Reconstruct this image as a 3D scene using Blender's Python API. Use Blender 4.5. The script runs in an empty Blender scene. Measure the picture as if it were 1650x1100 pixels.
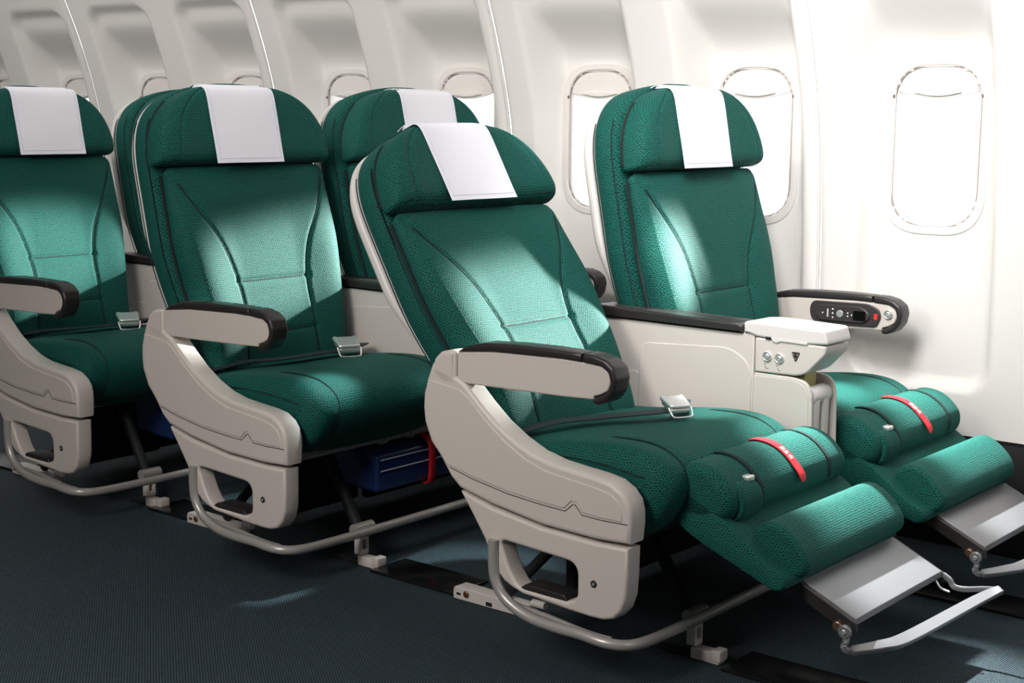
import bpy, bmesh, math, random
from mathutils import Vector, Matrix
from math import sin, cos, pi, radians, sqrt, exp

random.seed(4)
SC = bpy.context.scene
COL = SC.collection

# ------------------------------------------------------------------ camera
cam_d = bpy.data.cameras.new('camera')
cam = bpy.data.objects.new('camera', cam_d)
COL.objects.link(cam)
SC.camera = cam
right = Vector((0.77188005, 0.63572144, 0.00770957))
up = Vector((-0.10247575, 0.11243786, 0.98836049))
fwd = Vector((-0.62745511, 0.76368578, -0.15193457))
mw = Matrix.Identity(4)
for i in range(3):
    mw[i][0] = right[i]; mw[i][1] = up[i]; mw[i][2] = -fwd[i]
mw[2][3] = 1.23
cam.matrix_world = mw
cam_d.sensor_width = 36.0
cam_d.lens = 2377.1 / 1650 * 36
cam_d.clip_start = 0.05

# ------------------------------------------------------------------ sky, exposure
world = bpy.data.worlds.new('daylight')
SC.world = world
world.use_nodes = True
wb = world.node_tree.nodes['Background']
wb.inputs[0].default_value = (0.93, 0.97, 1.0, 1)
wb.inputs[1].default_value = 2.6
SC.view_settings.view_transform = 'Standard'
SC.view_settings.look = 'None'
SC.view_settings.gamma = 1.0
SC.view_settings.use_curve_mapping = False
SC.view_settings.exposure = 0.0
SC.cycles.use_denoising = True
SC.cycles.max_bounces = 6
SC.cycles.sample_clamp_indirect = 4.0

def aim(o, loc, target):
    o.location = loc
    d = Vector(target) - Vector(loc)
    o.rotation_euler = d.to_track_quat('-Z', 'Y').to_euler()

def area(name, loc, target, size, power, color=(1, 1, 1), size_y=None, spread=180):
    l = bpy.data.lights.new(name, 'AREA')
    l.energy = power; l.color = color; l.size = size
    if size_y:
        l.shape = 'RECTANGLE'; l.size_y = size_y
    l.spread = radians(spread)
    o = bpy.data.objects.new(name, l); COL.objects.link(o)
    aim(o, loc, target)
    return o

def spot(name, loc, target, power, angle, blend=0.6, radius=0.03, color=(1, 1, 1)):
    l = bpy.data.lights.new(name, 'SPOT')
    l.energy = power; l.spot_size = radians(angle); l.spot_blend = blend
    l.shadow_soft_size = radius; l.color = color
    o = bpy.data.objects.new(name, l); COL.objects.link(o)
    aim(o, loc, target)
    return o

OX = {'A': -3.977, 'B': -2.968, 'C': -1.87}
area('cabin_fill', (-2.1, 0.45, 2.3), (-2.3, 3.0, 0.6), 0.8, 88, (1, 0.965, 0.93), 1.8)
area('cabin_fill', (-1.5, 2.3, 2.1), (-1.9, 4.0, 1.15), 0.5, 17, (1, 0.98, 0.97), 0.9, 90)  # added wash on the wall by the front windows, no known fixture
area('cabin_fill', (0.9, 2.2, 2.0), (-1.9, 3.2, 0.6), 0.6, 10, (1, 0.98, 0.97), 0.6)  # added front fill without a fixture, lightens the dark seat fronts
area('cove_light', (-4.4, 2.0, 2.34), (-4.4, 3.9, 1.55), 4.6, 24, (1, 0.98, 0.95), 0.2, 110)
# low sun standing outside single windows and falling on the backrests of the aisle seats
def through_window(target, wx, power, ang):
    w = Vector((wx, 4.05, 1.10)); t = Vector(target)
    src = t + (w - t) * 2.3
    spot('sun_through_window', src, target, power, ang, 0.8, 0.05, (0.93, 1, 0.98))
through_window((-2.27, 2.76, 0.715), -1.769, 4600, 7.5)
through_window((-2.16, 2.54, 0.60), -1.769, 1500, 3.5)
through_window((-3.27, 2.74, 0.74), -2.955, 4200, 7)
through_window((-4.27, 2.68, 0.74), -3.548, 3600, 7)
spot('added_spot', (-1.5, 3.2, 2.28), (-2.22, 3.27, 0.68), 420, 8, 0.9, 0.03, (0.92, 1, 1))  # added overhead spots without fixtures, each aimed to light one patch
spot('added_spot', (-2.50, 3.32, 2.28), (-1.44, 3.05, 0.38), 1700, 15, 0.9, 0.03, (0.95, 1, 1))
spot('added_spot', (-1.75, 3.4, 2.28), (-1.78, 3.48, 0.54), 900, 9, 0.9, 0.03, (0.95, 1, 1))
spot('added_spot', (-2.0, 3.35, 2.28), (-1.87, 3.02, 0.54), 420, 7, 0.6, 0.03, (0.95, 1, 1))
spot('added_spot', (-2.62, 3.3, 2.28), (-2.83, 2.45, 0.0), 420, 6, 0.9, 0.03, (0.8, 0.95, 1))
spot('added_spot', (-2.50, 3.40, 2.28), (-1.44, 3.70, 0.38), 1700, 14, 0.9, 0.03, (0.95, 1, 1))
spot('added_spot', (-2.6, 3.25, 2.28), (-2.55, 2.95, 0.0), 330, 15, 0.9, 0.03, (0.8, 0.95, 1))
spot('added_spot', (-3.6, 3.25, 2.28), (-3.5, 2.95, 0.0), 200, 13, 0.9, 0.03, (0.8, 0.95, 1))

# ------------------------------------------------------------------ materials
def new_mat(name):
    m = bpy.data.materials.new(name); m.use_nodes = True
    nt = m.node_tree
    return m, nt, nt.nodes['Principled BSDF']

def lnk(nt, a, b): nt.links.new(a, b)

def plain(name, col, rough=0.5, metal=0.0, bump=0.0, bscale=200.0, coat=0.0, var=0.04):
    m, nt, b = new_mat(name)
    tc = nt.nodes.new('ShaderNodeTexCoord')
    n = nt.nodes.new('ShaderNodeTexNoise'); n.inputs['Scale'].default_value = bscale
    n.inputs['Detail'].default_value = 3
    lnk(nt, tc.outputs['Object'], n.inputs['Vector'])
    mix = nt.nodes.new('ShaderNodeMix'); mix.data_type = 'RGBA'
    mix.inputs[6].default_value = (*[c * (1 - var) for c in col], 1)
    mix.inputs[7].default_value = (*[min(1, c * (1 + var)) for c in col], 1)
    lnk(nt, n.outputs['Fac'], mix.inputs[0])
    lnk(nt, mix.outputs[2], b.inputs['Base Color'])
    b.inputs['Roughness'].default_value = rough
    b.inputs['Metallic'].default_value = metal
    if coat: b.inputs['Coat Weight'].default_value = coat
    if bump:
        bp = nt.nodes.new('ShaderNodeBump'); bp.inputs['Strength'].default_value = bump
        bp.inputs['Distance'].default_value = 0.001
        lnk(nt, n.outputs['Fac'], bp.inputs['Height']); lnk(nt, bp.outputs[0], b.inputs['Normal'])
    return m

def fabric(name, thread, thread2, gap, bw=0.0080, rh=0.0056, sheen=0.05):
    m, nt, b = new_mat(name)
    uv = nt.nodes.new('ShaderNodeUVMap')
    dn = nt.nodes.new('ShaderNodeTexNoise'); dn.inputs['Scale'].default_value = 100
    dn.inputs['Detail'].default_value = 2
    lnk(nt, uv.outputs[0], dn.inputs['Vector'])
    sub = nt.nodes.new('ShaderNodeVectorMath'); sub.operation = 'SUBTRACT'
    sub.inputs[1].default_value = (0.5, 0.5, 0.5)
    lnk(nt, dn.outputs['Color'], sub.inputs[0])
    sc = nt.nodes.new('ShaderNodeVectorMath'); sc.operation = 'SCALE'; sc.inputs['Scale'].default_value = 0.0070
    lnk(nt, sub.outputs[0], sc.inputs[0])
    add = nt.nodes.new('ShaderNodeVectorMath'); add.operation = 'ADD'
    lnk(nt, uv.outputs[0], add.inputs[0]); lnk(nt, sc.outputs[0], add.inputs[1])
    br = nt.nodes.new('ShaderNodeTexBrick')
    br.offset = 0.5; br.squash = 1.0
    br.inputs['Scale'].default_value = 1.0
    br.inputs['Brick Width'].default_value = bw
    br.inputs['Row Height'].default_value = rh
    br.inputs['Mortar Size'].default_value = rh * 0.34
    br.inputs['Mortar Smooth'].default_value = 0.6
    br.inputs['Color1'].default_value = (*thread, 1)
    br.inputs['Color2'].default_value = (*thread2, 1)
    br.inputs['Mortar'].default_value = (*gap, 1)
    lnk(nt, add.outputs[0], br.inputs['Vector'])
    lnk(nt, br.outputs['Color'], b.inputs['Base Color'])
    inv = nt.nodes.new('ShaderNodeMath'); inv.operation = 'MULTIPLY'; inv.inputs[0].default_value = 1
    lnk(nt, br.outputs['Fac'], inv.inputs[1])
    bp = nt.nodes.new('ShaderNodeBump'); bp.inputs['Strength'].default_value = 0.5
    bp.inputs['Distance'].default_value = 0.0012
    lnk(nt, inv.outputs[0], bp.inputs['Height']); lnk(nt, bp.outputs[0], b.inputs['Normal'])
    b.inputs['Roughness'].default_value = 0.75
    b.inputs['Specular IOR Level'].default_value = 0.22
    b.inputs['Sheen Weight'].default_value = sheen
    b.inputs['Sheen Roughness'].default_value = 0.4
    b.inputs['Sheen Tint'].default_value = (0.5, 1.0, 0.92, 1)
    return m

M_FAB = fabric('green_weave', (0.0010, 0.016, 0.015), (0.011, 0.022, 0.021), (0.002, 0.100, 0.077))
M_SEAM = plain('green_piping', (0.0015, 0.018, 0.016), 0.9)
M_GROOVE_SHADE = plain('groove_shade', (0.0015, 0.010, 0.009), 0.9)  # near-black green that paints shade into the grooves beside the cushions
M_CREAM = plain('cream_plastic', (0.56, 0.505, 0.46), 0.42, bump=0.12, bscale=900)
M_LIP = plain('pale_plastic', (0.60, 0.55, 0.51), 0.4, bump=0.1, bscale=900)
M_SHELL = plain('white_shell', (0.66, 0.63, 0.60), 0.4)
M_BLACK = plain('black_soft_plastic', (0.022, 0.019, 0.018), 0.38, bump=0.15, bscale=1200)
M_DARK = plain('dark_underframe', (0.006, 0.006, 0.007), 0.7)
M_GREY = plain('grey_enamel_tube', (0.36, 0.34, 0.32), 0.32, metal=0.25)
M_ALU = plain('brushed_aluminium', (0.27, 0.27, 0.28), 0.38, metal=0.55, bump=0.1, bscale=600)
M_CHROME = plain('chrome', (0.85, 0.85, 0.83), 0.36, metal=0.85)
M_BRONZE = plain('bronze_bolt', (0.35, 0.2, 0.12), 0.35, metal=0.9)
M_WHITE = plain('white_cloth', (0.87, 0.855, 0.915), 0.85, bump=0.25, bscale=1500, var=0.02)
M_HEM = plain('hem_thread', (0.66, 0.65, 0.74), 0.8)
M_BELT = plain('black_webbing', (0.012, 0.022, 0.024), 0.6, bump=0.4, bscale=500)
M_RED = plain('red_webbing', (0.62, 0.008, 0.018), 0.5, var=0.1)
M_PRINT = plain('white_print', (0.8, 0.75, 0.72), 0.6)
M_NAVY = plain('navy_gloss', (0.011, 0.030, 0.11), 0.2, coat=0.4)
M_NAVYL = plain('silver_line', (0.5, 0.55, 0.65), 0.3)
M_TRACK = plain('black_track_cover', (0.006, 0.007, 0.007), 0.22)
M_HANDSET = plain('charcoal_handset', (0.035, 0.03, 0.03), 0.35)
M_SCREEN = plain('black_screen', (0.004, 0.004, 0.004), 0.08)
M_REDB = plain('red_button', (0.7, 0.03, 0.03), 0.35)
M_WALL = plain('ivory_wall_panel', (0.70, 0.675, 0.645), 0.5, bump=0.06, bscale=700, var=0.01)
M_SHADE = plain('window_shade_plastic', (0.66, 0.62, 0.59), 0.45)
M_GAP = plain('dark_gasket', (0.10, 0.085, 0.08), 0.7)
M_GASK = plain('grey_gasket', (0.26, 0.23, 0.21), 0.7)
M_CEIL = plain('cabin_ceiling', (0.35, 0.34, 0.33), 0.7)
M_GOLD = plain('yellowed_bracket', (0.35, 0.33, 0.12), 0.5)

def carpet_mat():
    m, nt, b = new_mat('blue_dotted_carpet')
    tc = nt.nodes.new('ShaderNodeTexCoord')
    mp = nt.nodes.new('ShaderNodeMapping'); mp.inputs['Rotation'].default_value = (0, 0, radians(90))
    lnk(nt, tc.outputs['Object'], mp.inputs[0])
    br = nt.nodes.new('ShaderNodeTexBrick'); br.offset = 0.5
    br.inputs['Scale'].default_value = 1
    br.inputs['Brick Width'].default_value = 0.0078
    br.inputs['Row Height'].default_value = 0.0052
    br.inputs['Mortar Size'].default_value = 0.0021
    br.inputs['Mortar Smooth'].default_value = 0.35
    br.inputs['Color1'].default_value = (0.12, 0.25, 0.31, 1)
    br.inputs['Color2'].default_value = (0.06, 0.15, 0.20, 1)
    br.inputs['Mortar'].default_value = (0.001, 0.004, 0.006, 1)
    lnk(nt, mp.outputs[0], br.inputs['Vector'])
    n = nt.nodes.new('ShaderNodeTexNoise'); n.inputs['Scale'].default_value = 60
    lnk(nt, tc.outputs['Object'], n.inputs['Vector'])
    mx = nt.nodes.new('ShaderNodeMix'); mx.data_type = 'RGBA'; mx.blend_type = 'MULTIPLY'
    mx.inputs[0].default_value = 0.6
    lnk(nt, br.outputs['Color'], mx.inputs[6]); lnk(nt, n.outputs['Color'], mx.inputs[7])
    lnk(nt, mx.outputs[2], b.inputs['Base Color'])
    inv = nt.nodes.new('ShaderNodeMath'); inv.operation = 'SUBTRACT'; inv.inputs[0].default_value = 1
    lnk(nt, br.outputs['Fac'], inv.inputs[1])
    bp = nt.nodes.new('ShaderNodeBump'); bp.inputs['Strength'].default_value = 0.6
    bp.inputs['Distance'].default_value = 0.002
    lnk(nt, inv.outputs[0], bp.inputs['Height']); lnk(nt, bp.outputs[0], b.inputs['Normal'])
    b.inputs['Roughness'].default_value = 0.9
    return m
M_CARPET = carpet_mat()

def glass_mat():
    m = bpy.data.materials.new('window_acrylic'); m.use_nodes = True
    nt = m.node_tree; nt.nodes.clear()
    out = nt.nodes.new('ShaderNodeOutputMaterial')
    t = nt.nodes.new('ShaderNodeBsdfTransparent'); t.inputs[0].default_value = (0.97, 0.98, 0.98, 1)
    g = nt.nodes.new('ShaderNodeBsdfGlossy'); g.inputs['Roughness'].default_value = 0.05
    mx = nt.nodes.new('ShaderNodeMixShader'); mx.inputs[0].default_value = 0.05
    lnk(nt, t.outputs[0], mx.inputs[1]); lnk(nt, g.outputs[0], mx.inputs[2]); lnk(nt, mx.outputs[0], out.inputs[0])
    return m
M_GLASS = glass_mat()

# ------------------------------------------------------------------ helpers
def link_obj(name, me, mat, parent=None, kind=None):
    o = bpy.data.objects.new(name, me); COL.objects.link(o)
    if mat and not me.materials: me.materials.append(mat)
    if parent is not None: o.parent = parent
    if kind: o['kind'] = kind
    return o

def thing(name, label, cat, loc=(0, 0, 0), group=None):
    o = bpy.data.objects.new(name, None); COL.objects.link(o)
    o.empty_display_size = 0.1
    o.location = loc; o['label'] = label; o['category'] = cat
    if group: o['group'] = group
    return o

def mesh(name, verts, faces, uvs=None, smooth=True, angle=None):
    me = bpy.data.meshes.new(name)
    me.from_pydata([tuple(v) for v in verts], [], faces)
    if uvs is not None:
        ul = me.uv_layers.new(name='UVMap')
        for lp in me.loops:
            ul.data[lp.index].uv = uvs[lp.vertex_index]
    if smooth:
        me.polygons.foreach_set('use_smooth', [True] * len(me.polygons))
        if angle: me.set_sharp_from_angle(angle=radians(angle))
    me.validate(); me.update()
    return me

def grid_faces(nu, nv, cu=False, cv=False, off=0):
    f = []
    for i in range(nu if cu else nu - 1):
        for j in range(nv if cv else nv - 1):
            a = off + i * nv + j; b = off + ((i + 1) % nu) * nv + j
            c = off + ((i + 1) % nu) * nv + (j + 1) % nv; d = off + i * nv + (j + 1) % nv
            f.append((a, b, c, d))
    return f

def smooth_poly(pts, n=6, closed=True):
    """Catmull-Rom through pts."""
    out = []; N = len(pts)
    rng = range(N) if closed else range(N - 1)
    for i in rng:
        if closed:
            p0, p1, p2, p3 = pts[i - 1], pts[i], pts[(i + 1) % N], pts[(i + 2) % N]
        else:
            p0 = pts[max(i - 1, 0)]; p1 = pts[i]; p2 = pts[i + 1]; p3 = pts[min(i + 2, N - 1)]
        for k in range(n):
            t = k / n
            out.append(tuple(0.5 * ((2 * b) + (-a + c) * t + (2 * a - 5 * b + 4 * c - d) * t * t + (-a + 3 * b - 3 * c + d) * t ** 3)
                             for a, b, c, d in zip(p0, p1, p2, p3)))
    if not closed: out.append(tuple(pts[-1]))
    return out

def fillet(pts, r, n=6):
    """Round the corners of a closed polygon; r a number or one per corner."""
    out = []; N = len(pts)
    for i in range(N):
        ri = r[i] if isinstance(r, (list, tuple)) else r
        p = Vector(pts[i]); a = Vector(pts[i - 1]); b = Vector(pts[(i + 1) % N])
        if ri <= 0: out.append(tuple(p)); continue
        da = (a - p); db = (b - p)
        m = min(ri, da.length * 0.49, db.length * 0.49)
        s = p + da.normalized() * m; e = p + db.normalized() * m
        for k in range(n + 1):
            t = k / n
            q = s * (1 - t) ** 2 + p * 2 * t * (1 - t) + e * t * t
            out.append((q.x, q.y))
    return out

def rrect(cx, cz, hw, hh, r, n=8):
    return fillet([(cx - hw, cz - hh), (cx + hw, cz - hh), (cx + hw, cz + hh), (cx - hw, cz + hh)], r, n)

def ell(cx, cz, a, b, n=28):
    return [(cx + a * cos(2 * pi * k / n), cz + b * sin(2 * pi * k / n)) for k in range(n)]

def slab_mesh(outlines, y0, y1, bevel=0.004, res=3, plane='xz'):
    """Filled 2-D outline(s) (holes allowed) given depth y0..y1 and rounded edges."""
    cu = bpy.data.curves.new('tmp', 'CURVE'); cu.dimensions = '2D'; cu.fill_mode = 'BOTH'
    th = (y1 - y0) / 2
    bevel = min(bevel, th * 0.98)
    cu.extrude = max(th - bevel, 0.00005); cu.bevel_depth = bevel; cu.bevel_resolution = res
    cu.offset = -bevel
    for pts in outlines:
        sp = cu.splines.new('POLY'); sp.points.add(len(pts) - 1)
        for k, p in enumerate(pts): sp.points[k].co = (p[0], p[1], 0, 1)
        sp.use_cyclic_u = True
    o = bpy.data.objects.new('tmp', cu); COL.objects.link(o)
    dg = bpy.context.evaluated_depsgraph_get()
    me = bpy.data.meshes.new_from_object(o.evaluated_get(dg))
    bpy.data.objects.remove(o); bpy.data.curves.remove(cu)
    ym = (y0 + y1) / 2
    if plane == 'xz': f = lambda c: (c.x, ym - c.z, c.y)
    elif plane == 'yz': f = lambda c: (ym + c.z, c.x, c.y)
    else: f = lambda c: (c.x, c.y, ym + c.z)
    for v in me.vertices: v.co = f(v.co)
    me.polygons.foreach_set('use_smooth', [True] * len(me.polygons))
    me.materials.clear()
    me.set_sharp_from_angle(angle=radians(40))
    me.update()
    return me

def slab(name, outlines, y0, y1, mat, parent, bevel=0.004, res=3, plane='xz'):
    if outlines and not isinstance(outlines[0], list): outlines = [outlines]
    return link_obj(name, slab_mesh(outlines, y0, y1, bevel, res, plane), mat, parent)

def tube_mesh(path, r, n=12, flat=1.0, cap=True, closed=False):
    P = [Vector(p) for p in path]; V = []; N = len(P)
    up0 = None
    for i, p in enumerate(P):
        if closed: t = (P[(i + 1) % N] - P[i - 1]).normalized()
        else: t = (P[min(i + 1, N - 1)] - P[max(i - 1, 0)]).normalized()
        if up0 is None:
            ref = Vector((0, 0, 1)) if abs(t.z) < 0.9 else Vector((1, 0, 0))
            s = t.cross(ref).normalized()
        else:
            s = (up0 - t * up0.dot(t)).normalized()
        up0 = s
        u = t.cross(s)
        rr = r(i / (N - 1)) if callable(r) else r
        for k in range(n):
            a = 2 * pi * k / n
            V.append(p + s * rr * cos(a) + u * rr * flat * sin(a))
    F = grid_faces(N, n, closed, True)
    if cap and not closed:
        F.append(tuple(range(n - 1, -1, -1))); F.append(tuple((N - 1) * n + k for k in range(n)))
    return mesh('tube', V, F, angle=50)

def tube(name, path, r, mat, parent, n=12, flat=1.0, closed=False):
    return link_obj(name, tube_mesh(path, r, n, flat, True, closed), mat, parent)

def box_mesh(x0, x1, y0, y1, z0, z1, bev=0.003):
    bm = bmesh.new()
    bmesh.ops.create_cube(bm, size=1)
    for v in bm.verts:
        v.co = Vector(((x0 + x1) / 2 + v.co.x * (x1 - x0), (y0 + y1) / 2 + v.co.y * (y1 - y0), (z0 + z1) / 2 + v.co.z * (z1 - z0)))
    if bev: bmesh.ops.bevel(bm, geom=bm.edges[:], offset=bev, segments=3, profile=0.5, affect='EDGES')
    me = bpy.data.meshes.new('box'); bm.to_mesh(me); bm.free()
    me.polygons.foreach_set('use_smooth', [True] * len(me.polygons)); me.set_sharp_from_angle(angle=radians(40))
    return me

def box(name, x0, x1, y0, y1, z0, z1, mat, parent, bev=0.003):
    return link_obj(name, box_mesh(x0, x1, y0, y1, z0, z1, bev), mat, parent)

def join_meshes(mes, mat=None):
    bm = bmesh.new()
    for me in mes: bm.from_mesh(me)
    out = bpy.data.meshes.new('joined'); bm.to_mesh(out); bm.free()
    out.polygons.foreach_set('use_smooth', [True] * len(out.polygons)); out.set_sharp_from_angle(angle=radians(45))
    return out

def flank_uv(me):
    ul = me.uv_layers[0]
    for p in me.polygons:
        if abs(p.normal.y) > 0.72:
            for li in p.loop_indices:
                c = me.vertices[me.loops[li].vertex_index].co
                ul.data[li].uv = (c.x, c.z)
    return me

def sstep(a, b, x):
    t = max(0.0, min(1.0, (x - a) / (b - a))); return t * t * (3 - 2 * t)

def seg_dist(px, py, poly):
    d = 1e9
    for (ax, ay), (bx, by) in zip(poly[:-1], poly[1:]):
        vx, vy = bx - ax, by - ay
        t = max(0, min(1, ((px - ax) * vx + (py - ay) * vy) / (vx * vx + vy * vy)))
        dd = (px - ax - t * vx) ** 2 + (py - ay - t * vy) ** 2
        if dd < d: d = dd
    return sqrt(d)

def pillow_mesh(hw, t0, t1, nf, nb, post, disp=None, nu=110, nv=110, r=0.02, ex=7.0, edge=0.5, cy=0.0):
    """Cushion over (y,t): half-width hw(t), front height nf, back depth nb; post maps (y,t,n) to a point."""
    V = []; UV = []
    def spac(k, N):
        s = -1 + 2 * k / (N - 1)
        return math.copysign(1 - (1 - abs(s)) ** 1.6, s)
    us = [spac(i, nu) for i in range(nu)]; vs = [spac(j, nv) for j in range(nv)]
    def P(u, v, side):
        t = (t0 + t1) / 2 + v * (t1 - t0) / 2
        w = hw(t)
        de = min(t - t0, t1 - t)
        if de < r: w -= r - sqrt(max(0, r * r - (r - de) ** 2))
        y = u * w
        e = ((1 - abs(u) ** ex) * (1 - abs(v) ** ex))
        e = max(e, 0) ** edge
        if side > 0:
            n = nf * e
            if disp: n += disp(y, t) * min(1, e * 1.5)
        else: n = -nb * e
        return post(y, t, n), (y + cy + (n * 0.7 if abs(u) > .9 else 0), t)
    idx = {}
    for side in (1, -1):
        for i, u in enumerate(us):
            for j, v in enumerate(vs):
                if side < 0 and (i in (0, nu - 1) or j in (0, nv - 1)): continue
                p, uv = P(u, v, side)
                idx[(side, i, j)] = len(V); V.append(p); UV.append(uv)
    def g(side, i, j):
        return idx.get((side, i, j), idx.get((1, i, j)))
    F = []
    for i in range(nu - 1):
        for j in range(nv - 1):
            F.append((g(1, i, j), g(1, i + 1, j), g(1, i + 1, j + 1), g(1, i, j + 1)))
            F.append((g(-1, i, j), g(-1, i, j + 1), g(-1, i + 1, j + 1), g(-1, i + 1, j)))
    return flank_uv(mesh('cushion', V, F, UV))

def sweep_mesh(profile, y0, y1, rnd, scale=None, ny=60, prof_n=6, smoothp=True):
    """Closed (x,z) profile swept along y with rounded ends (upholstered roll)."""
    pr = smooth_poly(profile, prof_n) if smoothp else profile
    cx = sum(p[0] for p in pr) / len(pr); cz = sum(p[1] for p in pr) / len(pr)
    peri = [0]
    for a, b in zip(pr[:-1], pr[1:]): peri.append(peri[-1] + math.hypot(a[0] - b[0], a[1] - b[1]))
    V = []; UV = []; n = len(pr)
    rmax = max(math.hypot(p[0] - cx, p[1] - cz) for p in pr)
    ys = []
    K = 9
    for k in range(K): ys.append((y0 + rnd * (1 - cos(pi / 2 * k / K)), sin(pi / 2 * k / K)))
    m = ny
    for k in range(m + 1): ys.append((y0 + rnd + (y1 - y0 - 2 * rnd) * k / m, 1.0))
    for k in range(K - 1, -1, -1): ys.append((y1 - rnd * (1 - cos(pi / 2 * k / K)), sin(pi / 2 * k / K)))
    for y, s in ys:
        ins = rnd * (1 - s)
        sc = 1 - ins / rmax * 1.0
        q = scale(y) if scale else 1.0
        for k, (x, z) in enumerate(pr):
            V.append((cx + (x - cx) * sc * q, y, cz + (z - cz) * sc * q)); UV.append((y, peri[k]))
    F = grid_faces(len(ys), n, False, True)
    F.append(tuple(range(n))); F.append(tuple((len(ys) - 1) * n + k for k in range(n - 1, -1, -1)))
    return flank_uv(mesh('roll', V, F, UV))

# ------------------------------------------------------------------ the room
floor = link_obj('floor', mesh('floor', [(-9, -1.7, 0), (1.5, -1.7, 0), (1.5, 4.12, 0), (-9, 4.12, 0)], [(0, 1, 2, 3)], smooth=False), M_CARPET, kind='structure')
ceil = link_obj('ceiling', box_mesh(-9, 1.5, -1.7, 3.75, 2.42, 2.47, 0), M_CEIL, kind='structure')
link_obj('wall_aisle', box_mesh(-9, 1.5, -1.75, -1.7, 0, 2.45, 0), M_CEIL, kind='structure')
link_obj('wall_front', box_mesh(1.5, 1.55, -1.7, 4.3, 0, 2.45, 0), M_CEIL, kind='structure')
link_obj('wall_rear', box_mesh(-9.05, -9, -1.7, 4.3, 0, 2.45, 0), M_CEIL, kind='structure')

WP = 0.593; WX0 = -1.769; WZ = 1.149; WHW = 0.138; WHH = 0.236
def wall_y(z):
    pts = [(0.0, 4.04), (0.4, 4.04), (0.85, 4.035), (1.15, 4.015), (1.3, 3.985), (1.5, 3.925), (1.7, 3.845), (1.9, 3.74), (2.1, 3.6), (2.45, 3.3)]
    for (a, ya), (b, yb) in zip(pts[:-1], pts[1:]):
        if z <= b:
            t = (z - a) / (b - a); return ya + (yb - ya) * t
    return pts[-1][1]
def wall_ys(z):
    return sum(wall_y(z + d) for d in (-0.08, -0.04, 0, 0.04, 0.08)) / 5 - 0.035
def sd_rr(x, z, cx, cz, hw, hh, r):
    qx = abs(x - cx) - hw + r; qz = abs(z - cz) - hh + r
    return math.hypot(max(qx, 0), max(qz, 0)) + min(max(qx, qz), 0) - r
def wall_point(x, z):
    k = round((WX0 - x) / WP); wx = WX0 - k * WP
    y = wall_ys(z)
    d = sd_rr(x, z, wx, 1.065, 0.208, 0.60, 0.075)
    y += 0.038 * sstep(0.008, -0.024, d)
    # scoop that deepens down to the window top, the glass plane stays upright
    s = sstep(0.0, -0.07, d)
    target = 4.052
    g = sstep(1.60, 1.40, z) * sstep(0.55, 0.95, z)
    y += (target - y) * s * g
    dw = sd_rr(x, z, wx, WZ, WHW, WHH, 0.10)
    y += (target + 0.001 - y) * sstep(0.045, 0.022, dw)
    return y, dw, wx

wall_root = bpy.data.objects.new('wall_window', None); COL.objects.link(wall_root); wall_root['kind'] = 'structure'
seams = [WX0 + 3 * WP * 0 - 3 * WP + 0.19 + (k * 2 * WP) for k in (2, 1, 0, -1, -2, -3)]
# seams lie just ahead of windows 1, 3, 5, 7 ...
seams = [WX0 - (2 * k + 1) * WP + 0.262 for k in range(-2, 5)]
ZB, ZT = 0.335, 2.10
def wall_panel(xa, xb):
    step = 0.0125
    nx = max(2, round((xb - xa) / step)) + 1; nz = round((ZT - ZB) / step) + 1
    V = []; keep = {}
    for i in range(nx):
        x = xa + (xb - xa) * i / (nx - 1)
        for j in range(nz):
            z = ZB + (ZT - ZB) * j / (nz - 1)
            y, dw, wx = wall_point(x, z)
            e = min(x - xa, xb - x)
            y += 0.012 * sstep(0.008, 0.0, e)
            V.append((x, y, z)); keep[i * nz + j] = dw > 0.0
    F = [f for f in grid_faces(nx, nz) if any(keep[q] for q in f)]
    used = sorted({q for f in F for q in f}); mp = {q: i for i, q in enumerate(used)}
    return mesh('wall_panel', [V[q] for q in used], [tuple(mp[q] for q in reversed(f)) for f in F])
for a, b in zip(seams[1:], seams[:-1]):
    if b < -8.6: continue
    link_obj('panel', wall_panel(max(a, -9) + 0.0035, min(b, 1.5) - 0.0035), M_WALL, wall_root)
# backing strips that close the seams, and the moulding line standing in each
for s in seams:
    V = []; nz = 60
    for j in range(nz):
        z = ZB + (ZT - ZB) * j / (nz - 1)
        y, _, _ = wall_point(s + 0.001, z)
        V += [(s - 0.0045, y + 0.006, z), (s + 0.0045, y + 0.006, z), (s + 0.0030, y - 0.0005, z), (s - 0.0030, y - 0.0005, z)]
    link_obj('seam_moulding', mesh('seam', V, grid_faces(nz, 4, False, True)), M_WALL, wall_root)
# lower kick panel below the sidewall
link_obj('baseboard_window', box_mesh(-9, 1.5, 4.02, 4.12, 0, ZB + 0.02, 0.002), M_DARK, kind='structure')

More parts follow.
